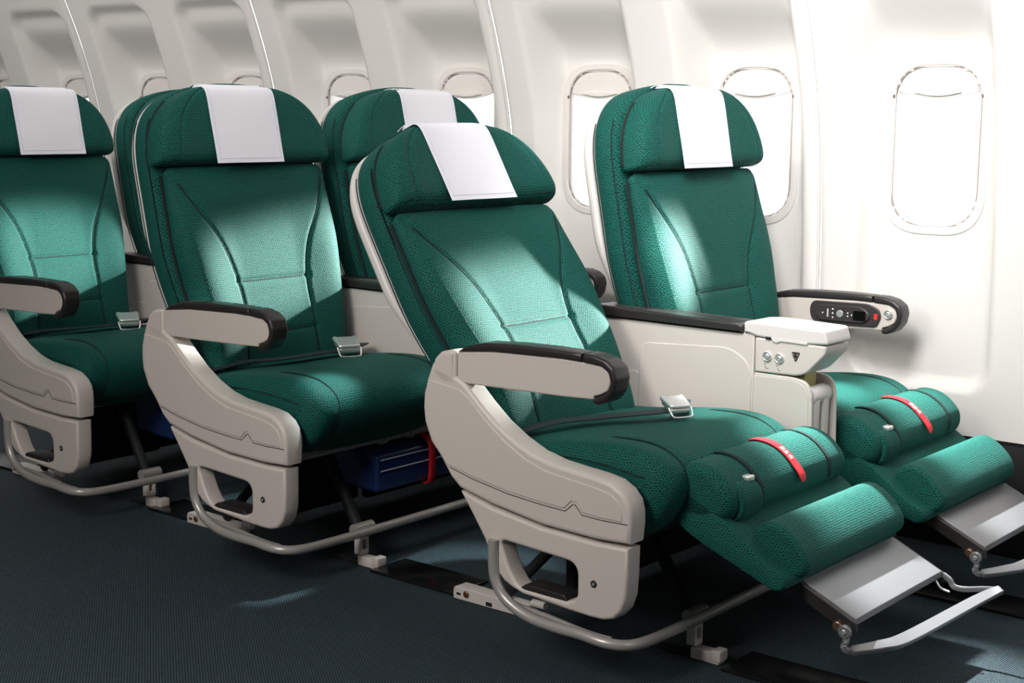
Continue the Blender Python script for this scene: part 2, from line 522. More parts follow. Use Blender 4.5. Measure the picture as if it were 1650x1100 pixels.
# windows (all share their meshes)
def ring_mesh(outer, inner, y0, y1, bev): return slab_mesh([outer, inner], y0, y1, bev)
frame_me = slab_mesh([rrect(0, 0, WHW + 0.017, WHH + 0.017, 0.125, 12), rrect(0, 0, WHW - 0.006, WHH - 0.006, 0.11, 12)], 0.0, 0.05, 0.004)
gask_me = slab_mesh([rrect(0, 0, WHW - 0.0065, WHH - 0.0065, 0.11, 12), rrect(0, 0, WHW - 0.0095, WHH - 0.0095, 0.107, 12)], 0.004, 0.008, 0.001)
inner_me = slab_mesh([rrect(0, 0, WHW - 0.004, WHH - 0.004, 0.11, 12), rrect(0, -0.004, WHW - 0.018, WHH - 0.016, 0.095, 12)], 0.010, 0.062, 0.004)
pane_me = slab_mesh([rrect(0, 0, WHW - 0.012, WHH - 0.012, 0.1, 12)], 0.050, 0.053, 0.0005)
def shade_outline():
    top = [p for p in rrect(0, 0, WHW - 0.012, WHH - 0.012, 0.11, 14) if p[1] > 0.155]
    top.sort(key=lambda p: -p[0])
    w = top[0][0]
    bot = [(-w + 2 * w * k / 16, 0.155 - 0.020 * (1 - ((k - 8) / 8) ** 2)) for k in range(17)]
    return top + bot[1:-1]
shade_me = slab_mesh([shade_outline()], 0.003, 0.012, 0.003)
lip_me = slab_mesh([[(-0.07 + 0.14 * k / 14, 0.152 - 0.010 * (1 - ((k - 7) / 7) ** 2)) for k in range(15)] +
                    [(0.07 - 0.14 * k / 14, 0.153 + 0.006 * (1 - ((k - 7) / 7) ** 2)) for k in range(15)]], -0.006, 0.010, 0.003)
stop_me = box_mesh(-0.004, 0.004, 0.0, 0.012, -0.006, 0.006, 0.002)
tilt = radians(-3.0)
for k in range(-2, 12):
    w = bpy.data.objects.new('window_%d' % (k + 3), None); COL.objects.link(w)
    w['kind'] = 'structure'
    x = WX0 - k * WP
    w.location = (x, 4.049, WZ); 
    o = link_obj('window_frame', frame_me, M_SHADE, w)
    link_obj('gasket', gask_me, M_GASK, w)
    link_obj('reveal', inner_me, M_SHELL, w)
    link_obj('pane', pane_me, M_GLASS, w)
    sh = link_obj('window_shade', shade_me, M_SHADE, w)
    link_obj('handle', lip_me, M_SHELL, sh)
    for s in (-1, 1):
        c = link_obj('stop', stop_me, M_GAP, w); c.location = (s * (WHW - 0.004), 0.0, 0.142)

# ------------------------------------------------------------------ seat parts (all seat-local: x forward, y towards window, z up; y is measured from the seat's centre)
HX, HZ = -0.25, 0.45
def back_post(y, t, n): return (n, y, t)           # object is rotated about the hinge afterwards

def hw_back(t):
    return 0.272 + 0.040 * sstep(0.12, 0.45, t)
LSEAM = [(-0.300, 0.625), (-0.275, 0.58), (-0.235, 0.51), (-0.175, 0.42), (-0.145, 0.34), (-0.134, 0.27), (-0.134, 0.20), (-0.14, 0.12), (-0.15, 0.03)]
LS = smooth_poly(LSEAM, 4, False); RS = [(-a, b) for a, b in LS]
HS1 = [(-0.137, 0.303), (0.137, 0.303)]; HS2 = [(-0.138, 0.150), (0.138, 0.150)]
def back_disp(y, t):
    d = 0.022 * sstep(0.10, 0.27, abs(y)) * sstep(0.62, 0.35, t)
    g = seg_dist(y, t, LS if y < 0 else RS)
    d -= 0.006 * exp(-(g / 0.006) ** 2)
    for hs in (HS1, HS2):
        if abs(y) < 0.15:
            g = abs(t - hs[0][1]); d -= 0.005 * exp(-(g / 0.006) ** 2)
    # lumbar
    d += 0.012 * exp(-((t - 0.2) / 0.12) ** 2)
    return d
BACK_NF = 0.038
def back_surf(y, t, lift=0.0):
    return (BACK_NF * ((1 - abs(y / hw_back(t)) ** 7)) ** 0.5 + back_disp(y, t) + lift, y, t)
back_me = pillow_mesh(hw_back, 0.0, 0.642, BACK_NF, 0.08, back_post, back_disp, 150, 150, 0.03)
seam_mes = ([tube_mesh([back_surf(y, t, 0.0008) for y, t in (LS[3:] if s < 0 else RS[3:])], 0.0019, 5) for s in (-1, 1)] +
                      [tube_mesh([back_surf(h[0][0] + (h[1][0] - h[0][0]) * k / 12, h[0][1], 0.0008) for k in range(13)], 0.0016, 5) for h in (HS1, HS2)])

HW_H = 0.323
def hw_head(t):
    q = (t - 0.648) / 0.226
    return HW_H * max(0.0, 1 - max(q, 0) ** 2.1) ** (1 / 3.0)
def head_disp(y, t):
    d = 0.012 * sstep(0.15, 0.30, abs(y))
    # stitched line a little in from each end
    a = (abs(y) - hw_head(t) * 0.80)
    d -= 0.004 * exp(-(a / 0.006) ** 2)
    return d
HEAD_NF = 0.060
head_me = pillow_mesh(hw_head, 0.646, 0.872, HEAD_NF, 0.045, back_post, head_disp, 130, 90, 0.012, ex=7.0, edge=0.34)

# padded surround behind cushion and headrest
def hw_sur(t):
    a = 0.275 + 0.055 * sstep(0.10, 0.45, t)
    if t > 0.62:
        q = (t - 0.62) / 0.268
        a = 0.330 * max(0, 1 - q ** 3.0) ** (1 / 2.8)
    return a
def sur_disp(y, t): return 0.0
def surround_mesh():
    V = []; UV = []
    ts = [0.02 + (0.887 - 0.02) * (1 - (1 - k / 79) ** 1.7) for k in range(80)]
    n = 40
    for t in ts:
        w = max(hw_sur(t), 0.02)
        for k in range(n):
            a = 2 * pi * k / n; c, s = cos(a), sin(a)
            y = w * math.copysign(abs(c) ** 0.35, c)
            nn = -0.070 + 0.054 * math.copysign(abs(s) ** 0.6, s)
            # stitched groove round the flank
            V.append((nn, y, t)); UV.append((nn + (0.5 if c > 0 else 0) + (y if abs(s) > .8 else 0), t))
    F = grid_faces(len(ts), n, False, True)
    F.append(tuple(range(n - 1, -1, -1))); F.append(tuple((len(ts) - 1) * n + k for k in range(n)))
    return flank_uv(mesh('surround', V, F, UV))
sur_me = surround_mesh()
def sur_seams():
    out = []
    for s in (-1, 1):
        for nn in (-0.040, -0.098):
            out.append(tube_mesh([(nn, s * (hw_sur(t) * (1 - abs((nn + 0.070) / 0.054) ** 6 * 0.06) + 0.0005), t) for t in [0.05 + 0.74 * k / 40 for k in range(41)]], 0.0016, 5))
    return out
sseam_mes = sur_seams()
edge_head = [tube_mesh([(-0.012, s * (hw_head(t) * 0.985 + 0.003), t) for t in [0.66 + 0.17 * k / 24 for k in range(25)]], 0.0045, 6) for s in (-1, 1)]
edge_back = [tube_mesh([(-0.012, s * (hw_back(t) + 0.003), t) for t in [0.04 + 0.58 * k / 30 for k in range(31)]], 0.0045, 6) for s in (-1, 1)]
def shell_mesh():
    V = []
    ts = [0.30 + (0.865 - 0.30) * (1 - (1 - k / 59) ** 1.6) for k in range(60)]
    n = 44
    for t in ts:
        w = max(hw_sur(t) - 0.030 + 0.026 * sstep(0.32, 0.5, t), 0.02)
        bulge = 0.03 * sstep(0.30, 0.50, t) * sstep(0.88, 0.70, t)
        for k in range(n):
            a = 2 * pi * k / n; c, s = cos(a), sin(a)
            y = (w + 0.004) * math.copysign(abs(c) ** 0.35, c)
            nn = -0.117 + (0.016 if s > 0 else 0.012 + bulge) * math.copysign(abs(s) ** 0.7, s)
            V.append((nn, y, t))
    F = grid_faces(len(ts), n, False, True)
    F.append(tuple(range(n - 1, -1, -1))); F.append(tuple((len(ts) - 1) * n + k for k in range(n)))
    return mesh('shell', V, F)
shell_me = shell_mesh()

# antimacassar: strip over the headrest
def cover_mesh():
    V = []; W = 0.124; nu = 25
    prof = []
    t0, t1 = 0.646, 0.872
    def nfront(y, t):
        v = (t - (t0 + t1) / 2) / ((t1 - t0) / 2); u = y / max(hw_head(t), 0.05)
        e = max((1 - min(abs(u), 1) ** 7) * (1 - min(abs(v), 1) ** 7), 0) ** 0.34
        return HEAD_NF * e
    pts = []
    for i in range(nu):
        y = -W + 2 * W * i / (nu - 1)
        row = []; mx = 0
        for k in range(44):
            t = 0.869 - (0.869 - 0.640) * k / 43
            mx = max(mx, nfront(y, t) if t > 0.66 else 0)
            row.append((mx + 0.004 + 0.0015 * sin(k * 0.13) * sin(2.6 * y / W), y, t))
        row.reverse()
        row += [(0.018, y, 0.8755), (0.004, y, 0.8757), (-0.012, y, 0.8735)]
        pts.append(row)
    nv = len(pts[0])
    for r in pts: V += r
    F = grid_faces(nu, nv)
    me = mesh('cover', V, F)
    bm = bmesh.new(); bm.from_mesh(me)
    r = bmesh.ops.solidify(bm, geom=bm.faces[:], thickness=0.0016)
    bm.to_mesh(me); bm.free()
    me.polygons.foreach_set('use_smooth', [True] * len(me.polygons)); me.set_sharp_from_angle(angle=radians(50))
    return me
cover_me = cover_mesh()
def hem_meshes():
    nv = 47; W = 0.124
    V = [v.co.copy() for v in cover_me.vertices][:25 * nv]
    out = []
    out.append(tube_mesh([V[i * nv + 2] + Vector((0.0006, 0, 0.002)) for i in range(1, 24)], 0.0006, 4))
    for i in (1, 23): out.append(tube_mesh([V[i * nv + k] + Vector((0.0006, 0, 0)) for k in range(2, 42)], 0.0006, 4))
    return out
hem_mes = hem_meshes()

# seat cushion: path over the seat and down the front
def cush_path(crown):
    P = [(-0.30, 0.485), (-0.20, 0.492), (-0.10, 0.505), (0.0, 0.517), (0.08, 0.520), (0.14, 0.510), (0.185, 0.480), (0.195, 0.430), (0.165, 0.37), (0.12, 0.33)]
    return smooth_poly(P, 8, False)
CP = cush_path(0)
CL = [0]
for a, b in zip(CP[:-1], CP[1:]): CL.append(CL[-1] + math.hypot(a[0] - b[0], a[1] - b[1]))
CLT = CL[-1]
def cush_at(s):
    s = max(0, min(CLT - 1e-6, s))
    k = 0
    while CL[k + 1] < s: k += 1
    f = (s - CL[k]) / (CL[k + 1] - CL[k])
    a, b = CP[k], CP[k + 1]
    x = a[0] + (b[0] - a[0]) * f; z = a[1] + (b[1] - a[1]) * f
    p = CP[max(k - 3, 0)]; q = CP[min(k + 4, len(CP) - 1)]
    tx, tz = q[0] - p[0], q[1] - p[1]; L = math.hypot(tx, tz)
    return x, z, -tz / L, tx / L
def cushion_full():
    V = []; UV = []
    ny = 90; ns = 90; HWc = 0.285
    # closed cross-section loop in (y, depth): top surface, round edges, side walls, bottom
    def section(s):
        x, z, nx, nz = cush_at(s)
        front = sstep(CLT * 0.62, CLT * 0.80, s)
        D = 0.125 * (1 - 0.35 * front)
        loop = []
        R = 0.038
        m = 46
        for k in range(m + 1):
            y = -HWc + 2 * HWc * k / m
            de = HWc - abs(y)
            h = 0.0
            if de < R: h = -(R - sqrt(max(0, R * R - (R - de) ** 2)))
            crown = 0.014 * (1 - (y / HWc) ** 2)
            g = abs(abs(y) - 0.205)
            gr = -0.006 * exp(-(g / 0.006) ** 2) * sstep(CLT * 0.42, CLT * 0.5, s)
            dish = -0.012 * exp(-(y / 0.16) ** 2) * sstep(0.1, 0.3, s) * (1 - front)
            loop.append((y, h + crown + gr + dish))
        for k in range(1, 8): loop.append((HWc, -R - (D - R - 0.02) * k / 8))
        for k in range(5): loop.append((HWc - 0.02 * (1 - cos(pi / 2 * k / 4)), -D + 0.02 * (1 - sin(pi / 2 * k / 4))))
        for k in range(1, 8): loop.append((HWc - 0.02 - 2 * (HWc - 0.02) * k / 8, -D))
        for k in range(5): loop.append((-HWc + 0.02 * (1 - sin(pi / 2 * k / 4)), -D + 0.02 * (1 - cos(pi / 2 * k / 4))))
        for k in range(7, 0, -1): loop.append((-HWc, -R - (D - R - 0.02) * k / 8))
        return x, z, nx, nz, loop
    n = None
    for j in range(ns):
        s = CLT * j / (ns - 1)
        x, z, nx, nz, loop = section(s)
        n = len(loop)
        # squeeze the end so the nose closes roundly
        e = min(1.0, (CLT - s) / 0.03 + 0.45)
        for k, (y, h) in enumerate(loop):
            hh = h
            V.append((x + nx * hh, y * (0.985 + 0.015 * e), z + nz * hh))
            side = k > 46
            UV.append((y + (h if abs(y) > 0.28 else 0) * (1 if y > 0 else -1), s))
    F = grid_faces(ns, n, False, True)
    F.append(tuple(range(n - 1, -1, -1))); F.append(tuple((ns - 1) * n + k for k in range(n)))
    return flank_uv(mesh('cushion', V, F, UV))
cush_me = cushion_full()
def cush_surf(y, s, lift=0.001):
    x, z, nx, nz = cush_at(s); h = 0.014 * (1 - (y / 0.285) ** 2) - 0.004 + lift
    return (x + nx * h, y, z + nz * h)
cseam_mes = ([tube_mesh([cush_surf(sg * 0.205, CLT * (0.44 + 0.55 * k / 40)) for k in range(41)], 0.002, 5) for sg in (-1, 1)] +
                       [tube_mesh([(-0.26 + 0.40 * k / 20, sg * 0.2865, 0.455 + 0.02 * sin(pi * k / 20) + 0.01 * k / 20) for k in range(21)], 0.0016, 5) for sg in (-1, 1)])
# cushion collides with the side panel shape: local -y flank stays inside it

# ------------- side panel + armrest (profile sits in the plane y = PY of the seat)
def P2(x, z): return (0.965 * x + 0.06545, 0.965 * z + 0.04305)
UP = [(-0.490, 0.640), (-0.505, 0.605), (-0.518, 0.565), (-0.520, 0.530), (-0.516, 0.495), (-0.495, 0.448), (-0.463, 0.415), (-0.431, 0.372), (-0.401, 0.348),
      (-0.30, 0.325), (-0.15, 0.303), (0.0, 0.298), (0.092, 0.303), (0.096, 0.345), (0.095, 0.372), (0.088, 0.398), (0.070, 0.418), (0.040, 0.434), (0.0, 0.441),
      (-0.06, 0.446), (-0.12, 0.452), (-0.18, 0.466), (-0.235, 0.490), (-0.29, 0.522), (-0.34, 0.562), (-0.385, 0.603), (-0.43, 0.625)]
UP = [P2(*p) for p in UP]
# face panels: upper face, crease strip, lower face with cut-out
def offset_poly(pts, d):
    out = []; N = len(pts)
    area2 = sum(pts[i][0] * pts[(i + 1) % N][1] - pts[(i + 1) % N][0] * pts[i][1] for i in range(N))
    sg = 1 if area2 > 0 else -1
    for i in range(N):
        a = Vector(pts[i - 1]); b = Vector(pts[(i + 1) % N]); t = (b - a).normalized()
        nrm = Vector((-t.y, t.x)) * sg
        p = Vector(pts[i]) + nrm * d
        out.append((p.x, p.y))
    return out
LOW = [(-0.399, 0.342), (-0.36, 0.290), (-0.324, 0.240), (-0.303, 0.202), (-0.283, 0.167), (-0.262, 0.148), (-0.235, 0.136), (-0.206, 0.129), (-0.150, 0.124), (-0.08, 0.119),
       (-0.012, 0.116), (0.025, 0.117), (0.055, 0.126), (0.075, 0.148), (0.086, 0.180), (0.089, 0.23), (0.090, 0.293), (0.0, 0.291), (-0.15, 0.297), (-0.30, 0.318)]
LOW = [P2(*p) for p in LOW]
CUT = fillet([P2(*p) for p in [(-0.275, 0.246), (-0.047, 0.233), (-0.047, 0.150), (-0.075, 0.138), (-0.215, 0.140), (-0.245, 0.175)]], [0.02, 0.03, 0.02, 0.01, 0.02, 0.03], 6)
CREASE = [(-0.432, 0.395), (-0.36, 0.378), (-0.25, 0.360), (-0.15, 0.352), (-0.083, 0.349), (-0.061, 0.368), (-0.054, 0.368), (-0.036, 0.348), (0.02, 0.346), (0.088, 0.348)]
CREASE = [P2(*p) for p in CREASE]
PO = 0.003
# upper face: everything of UP above the crease, inset from the rim
def upper_face():
    rim = [P2(*p) for p in [(0.074, 0.352), (0.074, 0.375), (0.066, 0.394), (0.045, 0.409), (0.0, 0.418), (-0.08, 0.426), (-0.14, 0.433), (-0.20, 0.452),
                            (-0.26, 0.484), (-0.32, 0.526), (-0.372, 0.572), (-0.40, 0.588), (-0.50, 0.600), (-0.503, 0.53), (-0.498, 0.49), (-0.475, 0.445), (-0.44, 0.402)]]
    cr = [P2(*p) for p in [(-0.36, 0.384), (-0.25, 0.366), (-0.15, 0.358), (-0.085, 0.355), (-0.065, 0.375), (-0.050, 0.375), (-0.033, 0.354), (0.02, 0.351)]]
    return rim + cr
panel_up_me = slab_mesh([UP], 0.0, 0.062, 0.010, 4)
panel_face_me = slab_mesh([upper_face()], -0.0022, 0.02, 0.002, 2)
panel_low_me = slab_mesh([LOW, CUT], 0.0, 0.052, 0.008, 4)
groove_me = tube_mesh([(x, 0.0006, z) for x, z in CREASE], 0.0016, 6)
inset_me = None
tray_me = slab_mesh([fillet([P2(*p) for p in [(-0.215, 0.140), (-0.20, 0.152), (-0.085, 0.150), (-0.075, 0.136), (-0.20, 0.135)]], 0.004, 3)], 0.004, 0.060, 0.002)
screw_me = join_meshes([slab_mesh([ell(0, 0, 0.0085, 0.0085)], -0.002, 0.004, 0.002)])
screwd_me = slab_mesh([ell(0, 0, 0.0035, 0.0035, 12)], -0.0032, 0.0, 0.001)

ARM = [(-0.412, 0.602), (-0.412, 0.676), (-0.30, 0.688), (-0.10, 0.694), (-0.042, 0.693), (0.004, 0.690), (0.026, 0.680), (0.034, 0.660), (0.026, 0.636), (0.004, 0.624),
       (-0.012, 0.620), (-0.012, 0.612), (-0.10, 0.608)]
ARM = fillet([P2(*p) for p in ARM], 0.006, 3)
PADT = [(-0.410, 0.676), (-0.385, 0.692), (-0.33, 0.706), (-0.24, 0.712), (-0.14, 0.714), (-0.07, 0.713), (-0.044, 0.712), (-0.044, 0.692), (-0.10, 0.6935), (-0.30, 0.6875)]
PADF = [(-0.042, 0.7125), (-0.01, 0.712), (0.022, 0.704), (0.044, 0.688), (0.051, 0.665), (0.045, 0.636), (0.028, 0.614), (0.006, 0.603), (-0.006, 0.602), (-0.013, 0.606), (-0.012, 0.617),
        (0.004, 0.622), (0.024, 0.632), (0.034, 0.655), (0.028, 0.676), (0.008, 0.688), (-0.042, 0.6915)]
PADT = [P2(*p) for p in PADT]; PADF = fillet([P2(*p) for p in PADF], 0.005, 3)
CAP = [P2(*p) for p in [(-0.414, 0.600), (-0.414, 0.676), (-0.435, 0.678), (-0.462, 0.672), (-0.482, 0.655), (-0.492, 0.630), (-0.485, 0.610), (-0.465, 0.596), (-0.435, 0.590)]]
arm_me = slab_mesh([ARM], 0.004, 0.050, 0.004, 3)
padt_me = slab_mesh([PADT], -0.001, 0.055, 0.007, 4)
padf_me = slab_mesh([PADF], -0.001, 0.055, 0.007, 4)
cap_me = slab_mesh([fillet(CAP, 0.006, 3)], 0.0, 0.054, 0.010, 4)

def tf_tube():
    p = [(-0.288, 0.245), (-0.289, 0.200), (-0.284, 0.155), (-0.262, 0.118), (-0.225, 0.094), (-0.172, 0.078), (-0.10, 0.073), (-0.03, 0.073)]
    q = [(P2(*a)[0], -0.005, P2(*a)[1]) for a in p]
    q += [(0.10, 0.000, 0.108), (0.140, 0.03, 0.104), (0.152, 0.10, 0.101), (0.155, 0.28, 0.10)]
    return smooth_poly(q, 8, False)

Q = 0.36      # aisle panel plane is this far from the seat's centre
def seat(key, label, ang, side_y=-Q, arm=True, panel=True, footrest=False, pdx=0.0, cz=0.0, belt=True, group='green aircraft seats in three rows'):
    cyw = {'A': 2.84, 'B': 2.84, 'C': 2.84, 'D': 3.545, 'E': 3.545, 'F': 3.545}[key]
    row = {'A': 'A', 'B': 'B', 'C': 'C', 'D': 'A', 'E': 'B', 'F': 'C'}[key]
    t = thing('airplane_seat', label, 'seat', (OX[row] + {'D': -0.03, 'E': 0.03}.get(key, 0), cyw + {'F': -0.02}.get(key, 0), 0), group)
    R = radians(-ang)
    def bk(name, me, mat, par=t):
        o = link_obj(name, me, mat, par)
        if par is t:
            o.location = (HX, -0.022 if key == 'C' else 0, HZ); o.rotation_euler = (0, R, 0)
            if key == 'C':
                o.scale = (1, 0.965, 0.985)
                if name in ('backrest_surround', 'back_shell'): o.scale = (1, 0.925, 0.985); o.location.y = -0.006
            if key == 'A': o.scale = (1, 0.88, 1); o.location.y = -0.02
            if key == 'B' and 'headrest' not in name: o.scale = (1, 0.95 if name != 'back_shell' else 0.90, 1); o.location.y = 0.012
        return o
    b = bk('backrest', back_me, M_FAB)
    for q in seam_mes: bk('seam', q, M_SEAM, b)
    s = bk('backrest_surround', sur_me, M_FAB); [bk('seam', q, M_SEAM, s) for q in sseam_mes]
    hd = bk('headrest', head_me, M_FAB)
    for q in edge_head: bk('seam', q, M_GROOVE_SHADE, hd)  # added dark tubes, not stitching: shade painted into the headrest groove
    for q in edge_back: bk('seam', q, M_GROOVE_SHADE, b)  # same painted shade along the backrest edges
    bk('back_shell', shell_me, M_SHELL)
    c = link_obj('seat_cushion', cush_me, M_FAB, t); [link_obj('seam', q, M_SEAM, c) for q in cseam_mes]
    c.location.z = cz
    if key in 'AB': c.scale = (1.12, 1, 1)
    # dark pan, frame and legs under the cushion
    pan = box('seat_pan', -0.34, 0.10, -0.27, 0.27, 0.315, 0.385, M_DARK, t, 0.01)
    beam = tube('crossbeam', [(0.115, -0.28, 0.335), (0.115, 0.28, 0.335)], 0.016, M_GREY if key in 'AB' else M_DARK, t)
    if key in 'AB':
        for yy in (0.05, 0.16):
            tube('clamp', [(0.115, yy, 0.335), (0.115, yy + 0.018, 0.335)], 0.022, M_GREY, t, 16)
    box('rear_shroud', -0.40, -0.35, -0.25, 0.25, 0.32, 0.46, M_DARK, t, 0.01)
    box('under_seat_shade', -0.31, -0.28, 0.03 if key in 'ABC' else -0.34, 0.36 if key in 'ABC' else 0.26, 0.03, 0.32, M_DARK, t, 0.01)  # added black board standing in for the deep shade under the seat
    if panel:
        py = side_y
        def pn(name, me, mat, par=t):
            o = link_obj(name, me, mat, par)
            if par is t: o.location = (pdx, py, 0)
            return o
        u = pn('side_panel', panel_up_me, M_CREAM); pn('panel_face', panel_face_me, M_CREAM, u)
        pn('groove', groove_me, M_GAP, u)
        lo = pn('lower_side_panel', panel_low_me, M_CREAM)
        pn('step', tray_me, M_BLACK, lo)
        sc = pn('screw', screw_me, M_BLACK, lo); sc.location = P2(0.0, 0.196)[0], 0, P2(0.0, 0.196)[1]
        pn('screw_socket', screwd_me, M_GREY, lo).location = sc.location
        tb = link_obj('guard_rail', tube_mesh(tf_tube(), 0.0125, 14), M_GREY, t); tb.location = (pdx, py, 0)
        in_ = link_obj('inner_rail', tube_mesh(smooth_poly([(-0.18, 0.03, 0.125), (-0.08, 0.03, 0.117), (0.03, 0.03, 0.106), (0.09, 0.035, 0.103)], 5, False), 0.007, 8), M_GREY, t); in_.location = (pdx, py, 0)
    if arm:
        ay = side_y if panel else 0.395 - 0.055 - 0.0
        def an(name, me, mat, par=t):
            o = link_obj(name, me, mat, par)
            if par is t: o.location = (pdx, side_y, 0)
            return o
        a = an('armrest', arm_me, M_CREAM)
        an('arm_pad', padt_me, M_BLACK, a); an('arm_tip', padf_me, M_BLACK, a)
        cp = an('pivot_cap', cap_me, M_CREAM, a)
    return t

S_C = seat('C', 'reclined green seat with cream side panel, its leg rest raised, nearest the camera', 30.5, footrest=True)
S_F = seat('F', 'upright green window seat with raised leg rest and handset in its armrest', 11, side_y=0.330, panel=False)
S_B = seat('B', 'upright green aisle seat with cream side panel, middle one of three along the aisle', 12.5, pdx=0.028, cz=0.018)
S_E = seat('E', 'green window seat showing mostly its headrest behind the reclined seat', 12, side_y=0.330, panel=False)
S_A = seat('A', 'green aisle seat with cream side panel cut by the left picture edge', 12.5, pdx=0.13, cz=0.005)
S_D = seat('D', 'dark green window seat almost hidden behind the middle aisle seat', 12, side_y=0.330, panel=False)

def cover(st, ang, label, dy=0.0, dt=0.0):
    o = link_obj('headrest_cover', cover_me, M_WHITE)
    o.location = (st.location.x + HX, st.location.y + dy, HZ); o.rotation_euler = (0, radians(-ang), 0)
    o.location += Vector((-sin(radians(ang)), 0, cos(radians(ang)))) * dt
    for q in hem_mes: link_obj('hem', q, M_HEM, o)
    o['label'] = label; o['category'] = 'headrest cover'; o['group'] = 'white headrest covers'
    return o
cover(S_C, 30.5, 'white cloth cover hanging over the headrest of the reclined front seat', -0.045, -0.012)
cover(S_F, 11, 'white cloth cover on the window seat headrest in the front row', -0.02)
cover(S_B, 12.5, 'white cloth cover on the middle aisle seat headrest', -0.015)
cover(S_E, 12, 'white cloth cover partly hidden behind the reclined seat, second row window seat', 0.03)
cover(S_A, 12.5, 'white cloth cover on the headrest of the leftmost seat', 0.0)

# ------------------------------------------------------------------ seat belts
def belt(st, bx, by, bz, cz=0.0, k=1.0):
    """Webbing over the cushion with a metal buckle near the console side."""
    pts = [(-0.245, -0.275, 0.500), (-0.19, -0.18, 0.522), (-0.13, -0.08, 0.527), (bx - 0.015, by - 0.03, bz - 0.006), (bx, by + 0.03, bz - 0.004)]
    path = smooth_poly(pts, 10, False)
    V = []
    for i, p in enumerate(path):
        a = Vector(path[max(i - 1, 0)]); b = Vector(path[min(i + 1, len(path) - 1)])
        t = (b - a).normalized(); s = Vector((t.y, -t.x, 0)).normalized() * 0.022
        pv = Vector(p) + Vector((0, 0, cz))
        V += [pv - s, pv + s, pv + s + Vector((0, 0, 0.003)), pv - s + Vector((0, 0, 0.003))]
    F = grid_faces(len(path), 4, False, True)
    F += [(0, 1, 2, 3), tuple(len(V) - 4 + k for k in (3, 2, 1, 0))]
    s = link_obj('seat_belt', mesh('belt', V, F, angle=30), M_BELT, st)
    pts = [(bx, by + 0.02, bz - 0.002), (bx - 0.06, by + 0.12, bz - 0.006), (bx - 0.14, 0.275, 0.50)]
    path = smooth_poly(pts, 8, False); V = []
    for i, p in enumerate(path):
        a = Vector(path[max(i - 1, 0)]); b = Vector(path[min(i + 1, len(path) - 1)])
        t = (b - a).normalized(); sd = Vector((t.y, -t.x, 0)).normalized() * 0.022
        pv = Vector(p) + Vector((0, 0, cz))
        V += [pv - sd, pv + sd, pv + sd + Vector((0, 0, 0.003)), pv - sd + Vector((0, 0, 0.003))]
    F = grid_faces(len(path), 4, False, True) + [(0, 1, 2, 3)]
    link_obj('belt_tail', mesh('belt', V, F, angle=30), M_BELT, st)
    bk = bpy.data.objects.new('buckle', None); COL.objects.link(bk); bk.parent = st
    bk['label'] = 'chrome lift-lever buckle'
    bk.scale = (1.3 * k, 1.25 * k, 1.25 * k)
    bk.location = (bx, by, bz + cz + 0.002); bk.rotation_euler = (0, radians(18), radians(62 - 90))
    out = fillet([(-0.022, -0.030), (0.020, -0.026), (0.024, -0.020), (0.024, 0.020), (0.020, 0.026), (-0.022, 0.030), (-0.030, 0.024), (-0.024, 0.018), (-0.024, -0.018), (-0.030, -0.024)], 0.004, 3)
    link_obj('lever', slab_mesh([out], 0.008, 0.018, 0.004, 3, plane='xy'), M_CHROME, bk)
    link_obj('body', slab_mesh([rrect(0.0, 0, 0.024, 0.024, 0.004)], -0.002, 0.009, 0.003, 3, plane='xy'), M_CHROME, bk)
    link_obj('loop', tube_mesh(smooth_poly([(0.018, -0.028, 0.010), (0.034, -0.025, 0.0), (0.038, -0.018, -0.003), (0.038, 0.018, -0.003), (0.034, 0.025, 0.0), (0.018, 0.028, 0.010)], 5, False), 0.0022, 8), M_CHROME, bk)
belt(S_C, -0.01, 0.06, 0.545, 0, 0.85)
belt(S_B, -0.10, 0.135, 0.535, 0.018)
belt(S_A, -0.09, 0.10, 0.533, 0.005)
belt(S_E, -0.10, 0.0, 0.535)

# ------------------------------------------------------------------ leg rests (part of the two front seats)
def roll_scale(y0, y1):
    def f(y):
        s = 1.0
        for g in (y0 + 0.125, y1 - 0.10):
            s -= 0.045 * exp(-((y - g) / 0.006) ** 2)
        if y < y0 + 0.125 or y > y1 - 0.10: s -= 0.03
        return s
    return f
PLANK = [(0.130, 0.452), (0.20, 0.425), (0.28, 0.385), (0.36, 0.330), (0.405, 0.300), (0.436, 0.284), (0.440, 0.264), (0.425, 0.253), (0.40, 0.258), (0.322, 0.288), (0.217, 0.330), (0.170, 0.360), (0.135, 0.40)]
ROLL = [(0.145, 0.385), (0.136, 0.430), (0.152, 0.468), (0.188, 0.492), (0.232, 0.492), (0.272, 0.474), (0.304, 0.440), (0.308, 0.405), (0.290, 0.378), (0.240, 0.362), (0.18, 0.362)]
BOL = [(0.333, 0.348), (0.350, 0.374), (0.380, 0.382), (0.412, 0.368), (0.444, 0.340), (0.463, 0.308), (0.457, 0.282), (0.430, 0.272), (0.385, 0.292), (0.350, 0.325)]
FL, FR = -0.205, 0.335       # leg-rest left and right edges from the seat's centre
plank_me = sweep_mesh(PLANK, FL, FR, 0.012, None, 30, 4)
roll_me = sweep_mesh(ROLL, FL + 0.0, FR, 0.030, roll_scale(FL, FR), 110, 6)
bol_me = sweep_mesh(BOL, FL + 0.05, FR - 0.01, 0.016, None, 30, 6)
pocket_me = sweep_mesh([(0.265, 0.455), (0.300, 0.452), (0.318, 0.425), (0.316, 0.392), (0.300, 0.372), (0.262, 0.372), (0.25, 0.41)], FL + 0.035, FL + 0.118, 0.012, None, 16, 5)
